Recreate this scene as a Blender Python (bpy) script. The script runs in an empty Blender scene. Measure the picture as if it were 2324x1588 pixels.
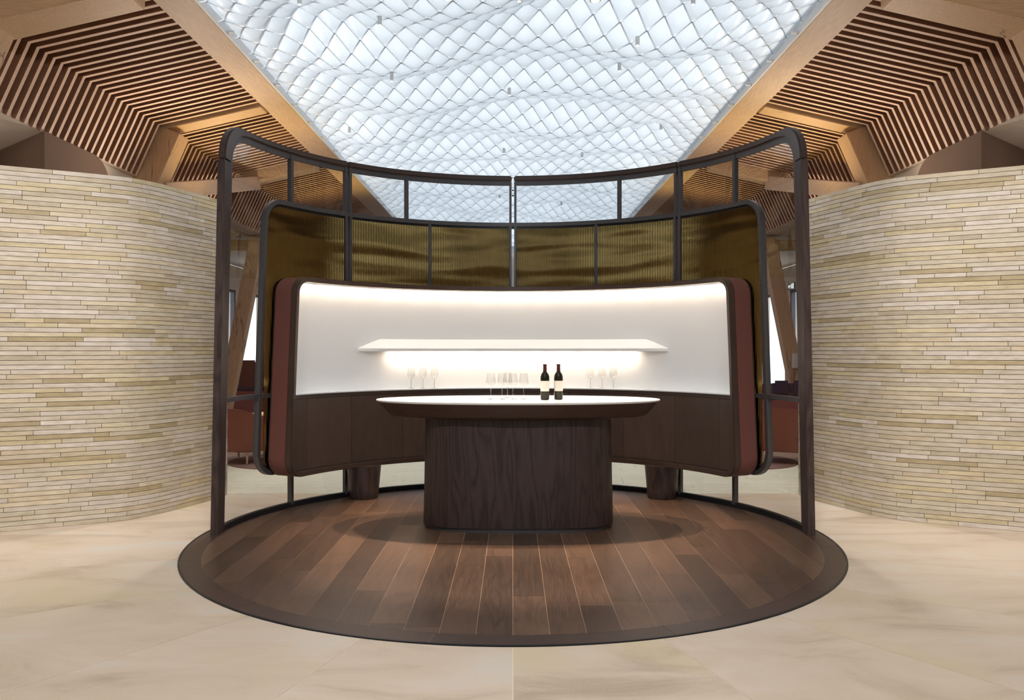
import bpy, bmesh, math, random
from mathutils import Vector
random.seed(7)
PI = math.pi
sc = bpy.context.scene
COL = sc.collection

# ---------------------------------------------------------------- camera, world, sun, exposure
H, F, CX = 1.49, 1863.0, 1164.0
cam_d = bpy.data.cameras.new('camera'); cam = bpy.data.objects.new('camera', cam_d); COL.objects.link(cam)
cam.location = (0, 0, H); cam.rotation_euler = (PI/2, 0, 0)
cam_d.lens = 36.0*F/2324.0; cam_d.sensor_width = 36.0; cam_d.shift_x = -2.0/2324.0
cam_d.clip_start = 0.05; cam_d.clip_end = 200
sc.camera = cam
w = bpy.data.worlds.new('sky'); sc.world = w; w.use_nodes = True
bg = w.node_tree.nodes['Background']; bg.inputs[0].default_value = (0.84, 0.93, 1.0, 1); bg.inputs[1].default_value = 1.5
def sun(rot, e, col, ang):
    l = bpy.data.lights.new('sun', 'SUN'); l.energy = e; l.color = col; l.angle = ang
    o = bpy.data.objects.new('sun', l); COL.objects.link(o); o.rotation_euler = rot; return o
sun((math.radians(-58), math.radians(14), 0), 9.0, (1.0, 0.97, 0.93), math.radians(3))
sc.view_settings.view_transform = 'Standard'; sc.view_settings.look = 'None'
sc.view_settings.gamma = 1.0; sc.view_settings.use_curve_mapping = False
sc.view_settings.exposure = 0.62

def spot(loc, tgt, e, col, cone=60, blend=0.6, size=0.04):
    l = bpy.data.lights.new('spot_or_fill_lamp', 'SPOT'); l.energy = e; l.color = col
    l.spot_size = math.radians(cone); l.spot_blend = blend; l.shadow_soft_size = size
    o = bpy.data.objects.new('spot_or_fill_lamp', l); COL.objects.link(o); o.location = loc
    d = Vector(tgt)-Vector(loc); o.rotation_euler = d.to_track_quat('-Z', 'Y').to_euler(); return o
def area(loc, direction, sx, sy, e, col, spread=PI):
    l = bpy.data.lights.new('strip_lamp', 'AREA'); l.shape = 'RECTANGLE'; l.size = sx; l.size_y = sy
    l.energy = e; l.color = col; l.spread = spread
    o = bpy.data.objects.new('strip_lamp', l); COL.objects.link(o); o.location = loc
    return o

# ---------------------------------------------------------------- materials
def srgb(r, g, b):
    def f(c):
        c /= 255.0
        return c/12.92 if c <= 0.04045 else ((c+0.055)/1.055)**2.4
    return (f(r), f(g), f(b), 1)
class N:
    def __init__(s, name):
        s.m = bpy.data.materials.new(name); s.m.use_nodes = True; s.t = s.m.node_tree
        s.b = s.t.nodes['Principled BSDF']; s.out = s.t.nodes['Material Output']
    def n(s, typ, **kw):
        nd = s.t.nodes.new(typ)
        for k, v in kw.items():
            if k.startswith('i_'): nd.inputs[int(k[2:])].default_value = v
            else: setattr(nd, k, v)
        return nd
    def l(s, a, b): s.t.links.new(a, b)
    def math(s, op, a, b=None, clamp=False):
        nd = s.t.nodes.new('ShaderNodeMath'); nd.operation = op; nd.use_clamp = clamp
        for i, v in ((0, a), (1, b)):
            if v is None: continue
            if isinstance(v, (int, float)): nd.inputs[i].default_value = v
            else: s.l(v, nd.inputs[i])
        return nd.outputs[0]
    def ramp(s, fac, stops):
        nd = s.t.nodes.new('ShaderNodeValToRGB'); s.l(fac, nd.inputs[0]); e = nd.color_ramp.elements
        while len(e) < len(stops): e.new(0.5)
        for el, (p, c) in zip(e, stops): el.position = p; el.color = c
        return nd.outputs[0]
    def mix(s, fac, a, b, mode='MIX'):
        nd = s.t.nodes.new('ShaderNodeMix'); nd.data_type = 'RGBA'; nd.blend_type = mode
        for i, v in ((0, fac), (6, a), (7, b)):
            if isinstance(v, (int, float)): nd.inputs[i].default_value = v
            elif isinstance(v, tuple): nd.inputs[i].default_value = v
            else: s.l(v, nd.inputs[i])
        return nd.outputs[2]
def plain(name, col, rough=0.5, metal=0.0, coat=0.0, noise=0.0, nscale=30, bump=0.0):
    k = N(name); k.b.inputs['Roughness'].default_value = rough; k.b.inputs['Metallic'].default_value = metal
    k.b.inputs['Coat Weight'].default_value = coat; k.b.inputs['Base Color'].default_value = col
    if noise or bump:
        tc = k.n('ShaderNodeTexCoord'); nz = k.n('ShaderNodeTexNoise'); nz.inputs['Scale'].default_value = nscale
        nz.inputs['Detail'].default_value = 5; k.l(tc.outputs['Object'], nz.inputs['Vector'])
        c = k.ramp(nz.outputs[0], [(0.3, tuple(v*(1-noise) for v in col[:3])+(1,)), (0.7, tuple(min(1, v*(1+noise)) for v in col[:3])+(1,))])
        k.l(c, k.b.inputs['Base Color'])
        if bump:
            b = k.n('ShaderNodeBump'); b.inputs['Strength'].default_value = bump; b.inputs['Distance'].default_value = 0.004
            k.l(nz.outputs[0], b.inputs['Height']); k.l(b.outputs[0], k.b.inputs['Normal'])
    return k.m
def wood(name, c_dark, c_mid, c_light, axis='Z', fine=1.0, rough=0.42, rand=0.25, bands=9.0, cracks=0.0, contrast=0.5, spec=0.5, patch=None):
    k = N(name); k.b.inputs['Roughness'].default_value = rough; k.b.inputs['Specular IOR Level'].default_value = spec
    tc = k.n('ShaderNodeTexCoord'); oi = k.n('ShaderNodeObjectInfo')
    off = k.n('ShaderNodeVectorMath', operation='SCALE'); off.inputs[0].default_value = (31.0, 17.0, 53.0)
    k.l(oi.outputs['Random'], off.inputs['Scale'])
    add = k.n('ShaderNodeVectorMath', operation='ADD'); k.l(tc.outputs['Object'], add.inputs[0]); k.l(off.outputs[0], add.inputs[1])
    def mp(across, along):
        m = k.n('ShaderNodeMapping'); s = [across*fine]*3; s['XYZ'.index(axis)] = along*fine
        m.inputs['Scale'].default_value = s; k.l(add.outputs[0], m.inputs['Vector']); return m.outputs[0]
    n1 = k.n('ShaderNodeTexNoise'); n1.inputs['Scale'].default_value = 1; n1.inputs['Detail'].default_value = 1.5; n1.inputs['Distortion'].default_value = 0.3
    k.l(mp(7, 0.9), n1.inputs['Vector'])
    n2 = k.n('ShaderNodeTexNoise'); n2.inputs['Scale'].default_value = 1; n2.inputs['Detail'].default_value = 6; n2.inputs['Roughness'].default_value = 0.7
    k.l(mp(160, 5), n2.inputs['Vector'])
    n3 = k.n('ShaderNodeTexNoise'); n3.inputs['Scale'].default_value = 1; n3.inputs['Detail'].default_value = 2
    k.l(mp(2.2, 0.6), n3.inputs['Vector'])
    jag = k.math('MULTIPLY', n2.outputs[0], 0.10)
    b = k.math('ADD', n1.outputs[0], jag); b = k.math('MULTIPLY', b, bands*2); b = k.math('PINGPONG', b, 1.0)
    b = k.math('POWER', b, 0.6)
    base = k.mix(b, c_dark, c_mid)
    base = k.mix(k.math('MULTIPLY', n3.outputs[0], 0.9), base, c_light)
    flat = k.mix(n3.outputs[0], c_mid, c_light)
    base = k.mix(contrast, flat, base)
    pore = k.ramp(n2.outputs[0], [(0.38, (0.62, 0.62, 0.62, 1)), (0.6, (1.1, 1.1, 1.1, 1))])
    base = k.mix(0.6, base, pore, 'MULTIPLY')
    rv = k.math('ADD', k.math('MULTIPLY', oi.outputs['Random'], 2*rand), 1-rand)
    vm = k.n('ShaderNodeVectorMath', operation='SCALE'); k.l(base, vm.inputs[0]); k.l(rv, vm.inputs['Scale'])
    base = vm.outputs[0]
    if cracks:
        n4 = k.n('ShaderNodeTexNoise'); n4.inputs['Scale'].default_value = 1; n4.inputs['Detail'].default_value = 4; n4.inputs['Roughness'].default_value = 0.6
        k.l(mp(2.6, 0.33), n4.inputs['Vector'])
        c = k.math('ABSOLUTE', k.math('SUBTRACT', n4.outputs[0], 0.5)); c = k.math('MULTIPLY', c, 90)
        c = k.math('SUBTRACT', 1.0, c, True); c = k.math('MULTIPLY', c, cracks)
        gate = k.n('ShaderNodeTexNoise'); gate.inputs['Scale'].default_value = 1.1; k.l(add.outputs[0], gate.inputs['Vector'])
        g = k.math('MULTIPLY', k.math('SUBTRACT', gate.outputs[0], 0.5), 9, True); c = k.math('MULTIPLY', c, g)
        base = k.mix(c, base, (0.02, 0.012, 0.006, 1))
    k.l(base, k.b.inputs['Base Color'])
    bp = k.n('ShaderNodeBump'); bp.inputs['Strength'].default_value = 0.25; bp.inputs['Distance'].default_value = 0.002
    k.l(n2.outputs[0], bp.inputs['Height']); k.l(bp.outputs[0], k.b.inputs['Normal'])
    rr = k.math('ADD', k.math('MULTIPLY', n2.outputs[0], 0.18), rough-0.09); k.l(rr, k.b.inputs['Roughness'])
    return k.m

M = {}
M['dark_z'] = wood('dark_oak_vertical', srgb(16, 11, 11), srgb(80, 63, 59), srgb(66, 51, 47), 'Z', rand=0.08, bands=8, contrast=1.0, rough=0.42)
M['door'] = wood('dark_oak_door', srgb(48, 35, 29), srgb(74, 57, 48), srgb(82, 64, 54), 'Z', rand=0.10, bands=6, contrast=0.4, rough=0.45)
M['dark_x'] = wood('dark_oak_horizontal', srgb(42, 30, 26), srgb(66, 50, 43), srgb(76, 58, 50), 'X', rand=0.05, bands=4, contrast=0.4, rough=0.38)
M['plank'] = wood('smoked_oak_plank', srgb(34, 25, 21), srgb(84, 63, 51), srgb(106, 80, 62), 'Y', rand=0.34, bands=8, contrast=0.75, rough=0.36)
M['border'] = wood('smoked_oak_border', srgb(48, 35, 30), srgb(66, 49, 42), srgb(74, 56, 48), 'X', rand=0.1, bands=4, contrast=0.3, rough=0.36)
M['oak_y'] = wood('pale_oak_lengthwise', srgb(190, 156, 128), srgb(218, 188, 160), srgb(224, 198, 172), 'Y', rand=0.05, bands=5, contrast=0.4, rough=0.55)
M['oak_x'] = wood('pale_oak_cross', srgb(192, 154, 114), srgb(222, 188, 146), srgb(228, 196, 158), 'X', rand=0.05, bands=4, cracks=0.9, contrast=0.3, rough=0.55)
M['oak_z'] = wood('pale_oak_upright', srgb(188, 150, 112), srgb(218, 182, 142), srgb(226, 192, 156), 'Z', rand=0.05, bands=4, cracks=0.9, contrast=0.3, rough=0.55)
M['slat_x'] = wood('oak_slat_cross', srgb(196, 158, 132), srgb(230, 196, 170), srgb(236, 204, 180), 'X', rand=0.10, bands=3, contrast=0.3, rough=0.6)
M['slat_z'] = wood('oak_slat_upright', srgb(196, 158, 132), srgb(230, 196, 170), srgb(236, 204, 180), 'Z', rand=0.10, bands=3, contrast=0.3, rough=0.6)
M['slat_side_shade'] = wood('shaded_oak_slat_side', srgb(110, 76, 56), srgb(150, 110, 84), srgb(156, 116, 92), 'X', rand=0.10, bands=3, contrast=0.3, rough=0.6)  # same oak, darker colour on the sides paints the shade between slats
M['backing'] = plain('dark_ceiling_board', srgb(44, 28, 20), 0.9)
M['steel'] = plain('dark_bronze_steel', srgb(84, 82, 84), 0.42, 0.4, noise=0.08, nscale=60)
M['steel_blk'] = plain('black_steel', srgb(38, 40, 44), 0.35, 0.5)
M['seam'] = plain('pale_seam', srgb(176, 146, 120), 0.8)
M['leather_red'] = plain('terracotta_leather', srgb(112, 66, 58), 0.62, noise=0.10, nscale=260, bump=0.25)
M['white'] = plain('white_solid_surface', (0.86, 0.885, 0.90, 1), 0.35)
M['white_top'] = plain('white_table_top', (0.88, 0.87, 0.85, 1), 0.16)
M['white_trim'] = plain('white_trim', (0.85, 0.86, 0.88, 1), 0.5)
M['plaster'] = plain('cream_plaster', srgb(222, 206, 188), 0.9, noise=0.03, nscale=2)
M['taupe'] = plain('taupe_plaster', srgb(122, 98, 82), 0.95, noise=0.05, nscale=2)
k = N('glazing_joint'); k.t.nodes.remove(k.b); tl = k.n('ShaderNodeBsdfTranslucent'); tl.inputs[0].default_value = (0.26, 0.28, 0.31, 1)
df = k.n('ShaderNodeBsdfDiffuse'); df.inputs[0].default_value = (0.6, 0.64, 0.68, 1); m1 = k.n('ShaderNodeMixShader'); k.l(tl.outputs[0], m1.inputs[1]); k.l(df.outputs[0], m1.inputs[2]); k.l(m1.outputs[0], k.out.inputs[0]); M['grey_gap'] = k.m
M['mortar'] = plain('dark_mortar', srgb(78, 66, 50), 0.95)
M['leather_brown'] = plain('brown_leather', srgb(120, 62, 42), 0.45, noise=0.08, nscale=120, bump=0.15)
M['fabric_pink'] = plain('dusty_red_fabric', srgb(150, 84, 78), 0.9, noise=0.08, nscale=300)
M['navy'] = plain('navy_velvet', srgb(34, 34, 66), 0.85, noise=0.15, nscale=80)
M['rug'] = plain('brown_rug', srgb(112, 84, 76), 0.95, noise=0.15, nscale=120)
M['lamp_body'] = plain('matt_white_metal', srgb(232, 236, 238), 0.4)
M['capsule'] = plain('oxblood_capsule', srgb(70, 26, 24), 0.35)
M['label'] = plain('cream_paper', srgb(238, 230, 218), 0.7)
M['ink'] = plain('grey_print', srgb(168, 160, 156), 0.8)
M['green'] = plain('sign_green', srgb(70, 100, 86), 0.5)
k = N('sign_white'); k.b.inputs['Base Color'].default_value = (0.9, 0.95, 0.92, 1); k.b.inputs['Emission Color'].default_value = (0.9, 1, 0.95, 1); k.b.inputs['Emission Strength'].default_value = 0.6; M['sign_white'] = k.m
k = N('lamp_glow'); k.b.inputs['Emission Color'].default_value = (1, 0.86, 0.7, 1); k.b.inputs['Emission Strength'].default_value = 2.2; M['glow'] = k.m
k = N('bottle_glass'); k.b.inputs['Base Color'].default_value = (0.012, 0.012, 0.008, 1); k.b.inputs['Roughness'].default_value = 0.05; k.b.inputs['Specular IOR Level'].default_value = 0.3; M['bottle'] = k.m
k = N('crystal'); k.b.inputs['Base Color'].default_value = (1, 1, 1, 1); k.b.inputs['Roughness'].default_value = 0; k.b.inputs['Transmission Weight'].default_value = 1; k.b.inputs['IOR'].default_value = 1.45; 
# brushed ribbed gold
k = N('ribbed_gold'); k.b.inputs['Base Color'].default_value = srgb(168, 144, 90); k.b.inputs['Metallic'].default_value = 1.0; k.b.inputs['Roughness'].default_value = 0.13
tc = k.n('ShaderNodeTexCoord'); mp = k.n('ShaderNodeMapping'); mp.inputs['Scale'].default_value = (0.9, 0.9, 4.5); k.l(tc.outputs['Object'], mp.inputs[0])
nz = k.n('ShaderNodeTexNoise'); nz.inputs['Scale'].default_value = 1.0; nz.inputs['Detail'].default_value = 1; k.l(mp.outputs[0], nz.inputs['Vector'])
bp = k.n('ShaderNodeBump'); bp.inputs['Strength'].default_value = 0.3; bp.inputs['Distance'].default_value = 0.04; k.l(nz.outputs[0], bp.inputs['Height']); k.l(bp.outputs[0], k.b.inputs['Normal'])
M['gold'] = k.m
# pane glass : thin sheet = transparent + fresnel mirror
def pane(name, tint, rmin=0.05, wave=0.0, cf=0.9):
    k = N(name); t = k.t; t.nodes.remove(k.b)
    tr = k.n('ShaderNodeBsdfTransparent'); tr.inputs[0].default_value = tint
    gl = k.n('ShaderNodeBsdfGlossy'); gl.inputs['Roughness'].default_value = 0.0
    fr = k.n('ShaderNodeLayerWeight'); fr.inputs[0].default_value = 0.5
    mx = k.n('ShaderNodeMixShader'); fac = k.math('ADD', k.math('MULTIPLY', k.math('POWER', fr.outputs['Facing'], 2.6), cf), rmin, True)
    k.l(fac, mx.inputs[0]); k.l(tr.outputs[0], mx.inputs[1]); k.l(gl.outputs[0], mx.inputs[2]); k.l(mx.outputs[0], k.out.inputs[0])
    if wave:
        tc = k.n('ShaderNodeTexCoord'); nz = k.n('ShaderNodeTexNoise'); nz.inputs['Scale'].default_value = 2.5; nz.inputs['Detail'].default_value = 1
        k.l(tc.outputs['Object'], nz.inputs['Vector']); bp = k.n('ShaderNodeBump'); bp.inputs['Strength'].default_value = 0.5; bp.inputs['Distance'].default_value = wave
        k.l(nz.outputs[0], bp.inputs['Height']); k.l(bp.outputs[0], gl.inputs['Normal'])
    return k.m
M['pane'] = pane('screen_glass', (0.93, 0.94, 0.95, 1), 0.04, 0.012)
M['window_glass'] = pane('window_glass', (0.96, 0.97, 1, 1), 0.0, 0.0, 0.2)
M['crystal_stem'] = pane('crystal_stem', (0.9, 0.9, 0.9, 1), 0.30, 0.0, 0.7)
M['crystal'] = pane('crystal', (0.94, 0.945, 0.945, 1), 0.06, 0.0, 1.0)
# translucent skylight scales
k = N('skylight_scale'); k.t.nodes.remove(k.b)
tl = k.n('ShaderNodeBsdfTranslucent'); tl.inputs[0].default_value = (0.218, 0.243, 0.268, 1)
df = k.n('ShaderNodeBsdfDiffuse'); df.inputs[0].default_value = (0.86, 0.90, 0.94, 1)
gs = k.n('ShaderNodeBsdfGlossy'); gs.inputs[0].default_value = (1, 1, 1, 1); gs.inputs['Roughness'].default_value = 0.35
m1 = k.n('ShaderNodeMixShader'); m1.inputs[0].default_value = 0.30; k.l(tl.outputs[0], m1.inputs[1]); k.l(df.outputs[0], m1.inputs[2])
m2 = k.n('ShaderNodeMixShader'); m2.inputs[0].default_value = 0.06; k.l(m1.outputs[0], m2.inputs[1]); k.l(gs.outputs[0], m2.inputs[2])
k.l(m2.outputs[0], k.out.inputs[0]); M['scale'] = k.m
# stone brick : per-brick tint from colour attribute
def stone_mat(name, attr, nscale, pit):
    k = N(name); k.b.inputs['Roughness'].default_value = 0.5; k.b.inputs['Specular IOR Level'].default_value = 0.4
    tc = k.n('ShaderNodeTexCoord')
    at = k.n('ShaderNodeAttribute', attribute_name='tint')
    m = k.n('ShaderNodeMapping'); m.inputs['Scale'].default_value = (1, 1, 4); k.l(tc.outputs['Object'], m.inputs[0])
    a = k.n('ShaderNodeTexNoise'); a.inputs['Scale'].default_value = nscale; a.inputs['Detail'].default_value = 4; k.l(m.outputs[0], a.inputs['Vector'])
    b = k.n('ShaderNodeTexNoise'); b.inputs['Scale'].default_value = 110; b.inputs['Detail'].default_value = 3; b.inputs['Roughness'].default_value = 0.7; k.l(tc.outputs['Object'], b.inputs['Vector'])
    c = k.mix(1.0, at.outputs['Color'], k.ramp(a.outputs[0], [(0.3, (0.88, 0.86, 0.82, 1)), (0.7, (1.1, 1.1, 1.12, 1))]), 'MULTIPLY')
    g = k.math('MULTIPLY', a.outputs[0], 0.22)
    p = k.ramp(k.math('ADD', b.outputs[0], g), [(0.36+pit, (0.45, 0.38, 0.28, 1)), (0.45+pit, (1, 1, 1, 1))])
    c = k.mix(0.8, c, p, 'MULTIPLY'); k.l(c, k.b.inputs['Base Color'])
    bp = k.n('ShaderNodeBump'); bp.inputs['Strength'].default_value = 0.5; bp.inputs['Distance'].default_value = 0.003; k.l(b.outputs[0], bp.inputs['Height']); k.l(bp.outputs[0], k.b.inputs['Normal'])
    return k.m
M['brick'] = stone_mat('travertine_brick', True, 9, 0.04)
k = N('limestone_slab'); k.b.inputs['Roughness'].default_value = 0.42
tc = k.n('ShaderNodeTexCoord'); oi = k.n('ShaderNodeObjectInfo'); off = k.n('ShaderNodeVectorMath', operation='SCALE'); off.inputs[0].default_value = (9, 5, 0); k.l(oi.outputs['Random'], off.inputs['Scale'])
ad = k.n('ShaderNodeVectorMath', operation='ADD'); k.l(tc.outputs['Object'], ad.inputs[0]); k.l(off.outputs[0], ad.inputs[1])
mp = k.n('ShaderNodeMapping'); mp.inputs['Scale'].default_value = (1.0, 2.3, 1); mp.inputs['Rotation'].default_value = (0, 0, 0.25); k.l(ad.outputs[0], mp.inputs[0])
a = k.n('ShaderNodeTexNoise'); a.inputs['Scale'].default_value = 0.95; a.inputs['Detail'].default_value = 9; a.inputs['Roughness'].default_value = 0.62; a.inputs['Distortion'].default_value = 0.7; k.l(mp.outputs[0], a.inputs['Vector'])
b = k.n('ShaderNodeTexNoise'); b.inputs['Scale'].default_value = 70; b.inputs['Detail'].default_value = 4; b.inputs['Roughness'].default_value = 0.75; k.l(ad.outputs[0], b.inputs['Vector'])
d = k.n('ShaderNodeTexNoise'); d.inputs['Scale'].default_value = 0.8; d.inputs['Detail'].default_value = 3; k.l(ad.outputs[0], d.inputs['Vector'])
c = k.ramp(a.outputs[0], [(0.30, srgb(176, 157, 136)), (0.46, srgb(204, 186, 166)), (0.58, srgb(210, 193, 175)), (0.72, srgb(204, 200, 190))])
y = k.math('MULTIPLY', k.math('SUBTRACT', d.outputs[0], 0.53), 5, True)
c = k.mix(k.math('MULTIPLY', y, 0.6), c, srgb(200, 184, 138))
g = k.math('MULTIPLY', a.outputs[0], 0.3)
p = k.ramp(k.math('ADD', b.outputs[0], g), [(0.42, (0.55, 0.47, 0.38, 1)), (0.54, (1, 1, 1, 1))])
c = k.mix(0.6, c, p, 'MULTIPLY'); k.l(c, k.b.inputs['Base Color']); M['slab'] = k.m
M['joint'] = plain('pale_floor_joint', srgb(226, 212, 192), 0.8)
M['pale_plank'] = wood('limed_plank', srgb(196, 190, 166), srgb(222, 220, 198), srgb(228, 226, 206), 'X', rand=0.04, bands=4, contrast=0.3, rough=0.45)
M['brown_floor'] = wood('brown_floor_plank', srgb(96, 76, 64), srgb(132, 108, 92), srgb(150, 124, 106), 'X', rand=0.12, bands=4, contrast=0.4, rough=0.35)

# ---------------------------------------------------------------- object helpers
def root(name, loc=(0, 0, 0), label=None, cat=None, group=None, kind=None):
    o = bpy.data.objects.new(name, None); COL.objects.link(o); o.location = loc; o.empty_display_size = 0.1
    tag(o, label, cat, group, kind); return o
def tag(o, label=None, cat=None, group=None, kind=None):
    if label: o['label'] = label
    if cat: o['category'] = cat
    if group: o['group'] = group
    if kind: o['kind'] = kind
    return o
def wloc(p):
    v = Vector((0, 0, 0))
    while p is not None: v += p.location; p = p.parent
    return v
def mesh(name, vs, fs, mat, parent=None, smooth=False, tint=None, kind=None, label=None, bevel=0.0):
    """vs in world coordinates; tint: colour per vertex"""
    L = wloc(parent)
    if parent is None: L = Vector((0, 0, 0))
    me = bpy.data.meshes.new(name); me.from_pydata([(x-L.x, y-L.y, z-L.z) for x, y, z in vs], [], fs)
    bm = bmesh.new(); bm.from_mesh(me)
    bmesh.ops.recalc_face_normals(bm, faces=bm.faces)
    if bevel:
        ed = [e for e in bm.edges if len(e.link_faces) == 2 and e.calc_face_angle(0) > 0.6]
        bmesh.ops.bevel(bm, geom=ed, offset=bevel, segments=2, affect='EDGES', clamp_overlap=True)
    bm.to_mesh(me); bm.free()
    if tint is not None and not bevel:
        ca = me.color_attributes.new('tint', 'FLOAT_COLOR', 'POINT')
        for i, c in enumerate(tint): ca.data[i].color = c
    me.materials.append(mat)
    if smooth: 
        for p in me.polygons: p.use_smooth = True
        if smooth == 2:
            try: me.set_sharp_from_angle(angle=math.radians(40))
            except Exception: pass
    o = bpy.data.objects.new(name, me); COL.objects.link(o); o.parent = parent
    if kind: o['kind'] = kind
    if label: o['label'] = label
    return o
def box_v(x0, x1, y0, y1, z0, z1):
    vs = [(x, y, z) for z in (z0, z1) for y in (y0, y1) for x in (x0, x1)]
    fs = [(0, 1, 3, 2), (4, 6, 7, 5), (0, 4, 5, 1), (2, 3, 7, 6), (0, 2, 6, 4), (1, 5, 7, 3)]
    return vs, fs
def box(name, x0, x1, y0, y1, z0, z1, mat, parent=None, **kw):
    vs, fs = box_v(x0, x1, y0, y1, z0, z1); return mesh(name, vs, fs, mat, parent, **kw)
def join(parts):
    V, Fc = [], []
    for vs, fs in parts:
        n = len(V); V += vs; Fc += [tuple(i+n for i in f) for f in fs]
    return V, Fc
def prism(poly, z0, z1):
    n = len(poly); vs = [(x, y, z0) for x, y in poly]+[(x, y, z1) for x, y in poly]
    fs = [tuple(range(n))[::-1], tuple(range(n, 2*n))]+[(i, (i+1) % n, n+(i+1) % n, n+i) for i in range(n)]
    return vs, fs
def hexa(a, b):
    """two quads (4 pts each) -> solid"""
    return list(a)+list(b), [(3, 2, 1, 0), (4, 5, 6, 7)]+[(i, (i+1) % 4, 4+(i+1) % 4, 4+i) for i in range(4)]
def lathe(prof, seg=32, c=(0, 0, 0), sx=1, sy=1, closed=True, power=None):
    vs, fs = [], []
    def pt(r, t):
        cx, sn = math.cos(t), math.sin(t)
        if power:
            e = 2.0/power; cx = math.copysign(abs(cx)**e, cx); sn = math.copysign(abs(sn)**e, sn)
        return cx, sn
    for (r, z) in prof:
        for i in range(seg):
            cx, sn = pt(r, 2*PI*i/seg); vs.append((c[0]+r*sx*cx, c[1]+r*sy*sn, c[2]+z))
    for j in range(len(prof)-1):
        for i in range(seg):
            a = j*seg+i; b = j*seg+(i+1) % seg; fs.append((a, b, b+seg, a+seg))
    if closed:
        fs.append(tuple(range(seg))[::-1]); n = (len(prof)-1)*seg; fs.append(tuple(range(n, n+seg)))
    return vs, fs

# ---------------------------------------------------------------- cylinder mapping about the platform centre
CY = 6.63
def cyl(r, phi, z): return (r*math.sin(phi), CY+r*math.cos(phi), z)
def phi_at(px, r):
    """angle (from the back, towards the side) on radius r seen px pixels from the axis"""
    q = px/F; A = 1+q*q; B = -2*CY; C = CY*CY-r*r
    Y = (-B+math.sqrt(max(0, B*B-4*A*C)))/(2*A); X = q*Y
    return math.atan2(X, Y-CY)
def arcbox(p0, p1, z0, z1, r0, r1, seg=None):
    """p0,p1 : angle or (angle at z0, angle at z1)"""
    if not isinstance(p0, tuple): p0 = (p0, p0)
    if not isinstance(p1, tuple): p1 = (p1, p1)
    seg = seg or max(1, int(abs(p1[0]-p0[0])/0.06)+1)
    vs, fs = [], []
    for i in range(seg+1):
        t = i/seg; a = p0[0]+(p1[0]-p0[0])*t; b = p0[1]+(p1[1]-p0[1])*t
        vs += [cyl(r0, a, z0), cyl(r1, a, z0), cyl(r1, b, z1), cyl(r0, b, z1)]
    for i in range(seg):
        n = 4*i
        fs += [(n+j, n+(j+1) % 4, n+4+(j+1) % 4, n+4+j) for j in range(4)]
    fs += [(3, 2, 1, 0), (4*seg, 4*seg+1, 4*seg+2, 4*seg+3)]
    return vs, fs
def ribbon(P, Q, r0, r1, R, closed=False):
    """P outer, Q inner polylines of (u=R*phi, z); solid between radii"""
    vs, fs = [], []
    for (a, b) in zip(P, Q):
        vs += [cyl(r0, a[0]/R, a[1]), cyl(r1, a[0]/R, a[1]), cyl(r1, b[0]/R, b[1]), cyl(r0, b[0]/R, b[1])]
    n = len(P); m = n if closed else n-1
    for i in range(m):
        a = 4*i; b = 4*((i+1) % n)
        fs += [(a+j, a+(j+1) % 4, b+(j+1) % 4, b+j) for j in range(4)]
    if not closed: fs += [(3, 2, 1, 0), (4*(n-1), 4*(n-1)+1, 4*(n-1)+2, 4*(n-1)+3)]
    return vs, fs
def normals(P, closed):
    out = []; n = len(P)
    for i in range(n):
        a = P[(i-1) % n] if closed or i > 0 else P[i]; b = P[(i+1) % n] if closed or i < n-1 else P[i]
        dx, dz = b[0]-a[0], b[1]-a[1]; l = math.hypot(dx, dz) or 1
        out.append((dz/l, -dx/l))
    return out
def offset(P, d, closed=False):
    """d>0 inwards for clockwise path (u to the right, z up)"""
    nn = normals(P, closed); dd = d if isinstance(d, (list, tuple)) else [d]*len(P)
    return [(p[0]+n[0]*k_, p[1]+n[1]*k_) for p, n, k_ in zip(P, nn, dd)]
def corner(cx, cz, r, a0, a1, n=10):
    return [(cx+r*math.cos(a0+(a1-a0)*i/n), cz+r*math.sin(a0+(a1-a0)*i/n)) for i in range(n+1)]
def line(a, b, step=0.12):
    n = max(1, int(math.hypot(b[0]-a[0], b[1]-a[1])/step))
    return [(a[0]+(b[0]-a[0])*i/n, a[1]+(b[1]-a[1])*i/n) for i in range(n+1)]
def dedupe(P):
    out = [P[0]]
    for p in P[1:]:
        if math.hypot(p[0]-out[-1][0], p[1]-out[-1][1]) > 1e-4: out.append(p)
    return out
def round_rect(ub, ut, z0, z1, r):
    """closed clockwise path: bottom-left, up, over, down; ub/ut half-widths at bottom/top"""
    sl = (ut-ub)/(z1-z0); U = lambda z: ub+sl*(z-z0)
    P = line((-U(z0+r), z0+r), (-U(z1-r), z1-r)) + corner(-U(z1-r)+r, z1-r, r, PI, PI/2) + \
        line((-U(z1-r)+r, z1), (U(z1-r)-r, z1)) + corner(U(z1-r)-r, z1-r, r, PI/2, 0) + \
        line((U(z1-r), z1-r), (U(z0+r), z0+r)) + corner(U(z0+r)-r, z0+r, r, 0, -PI/2) + \
        line((U(z0+r)-r, z0), (-U(z0+r)+r, z0)) + corner(-U(z0+r)+r, z0+r, r, -PI/2, -PI)
    P = dedupe(P)
    if math.hypot(P[0][0]-P[-1][0], P[0][1]-P[-1][1]) < 1e-4: P.pop()
    return P

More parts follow.
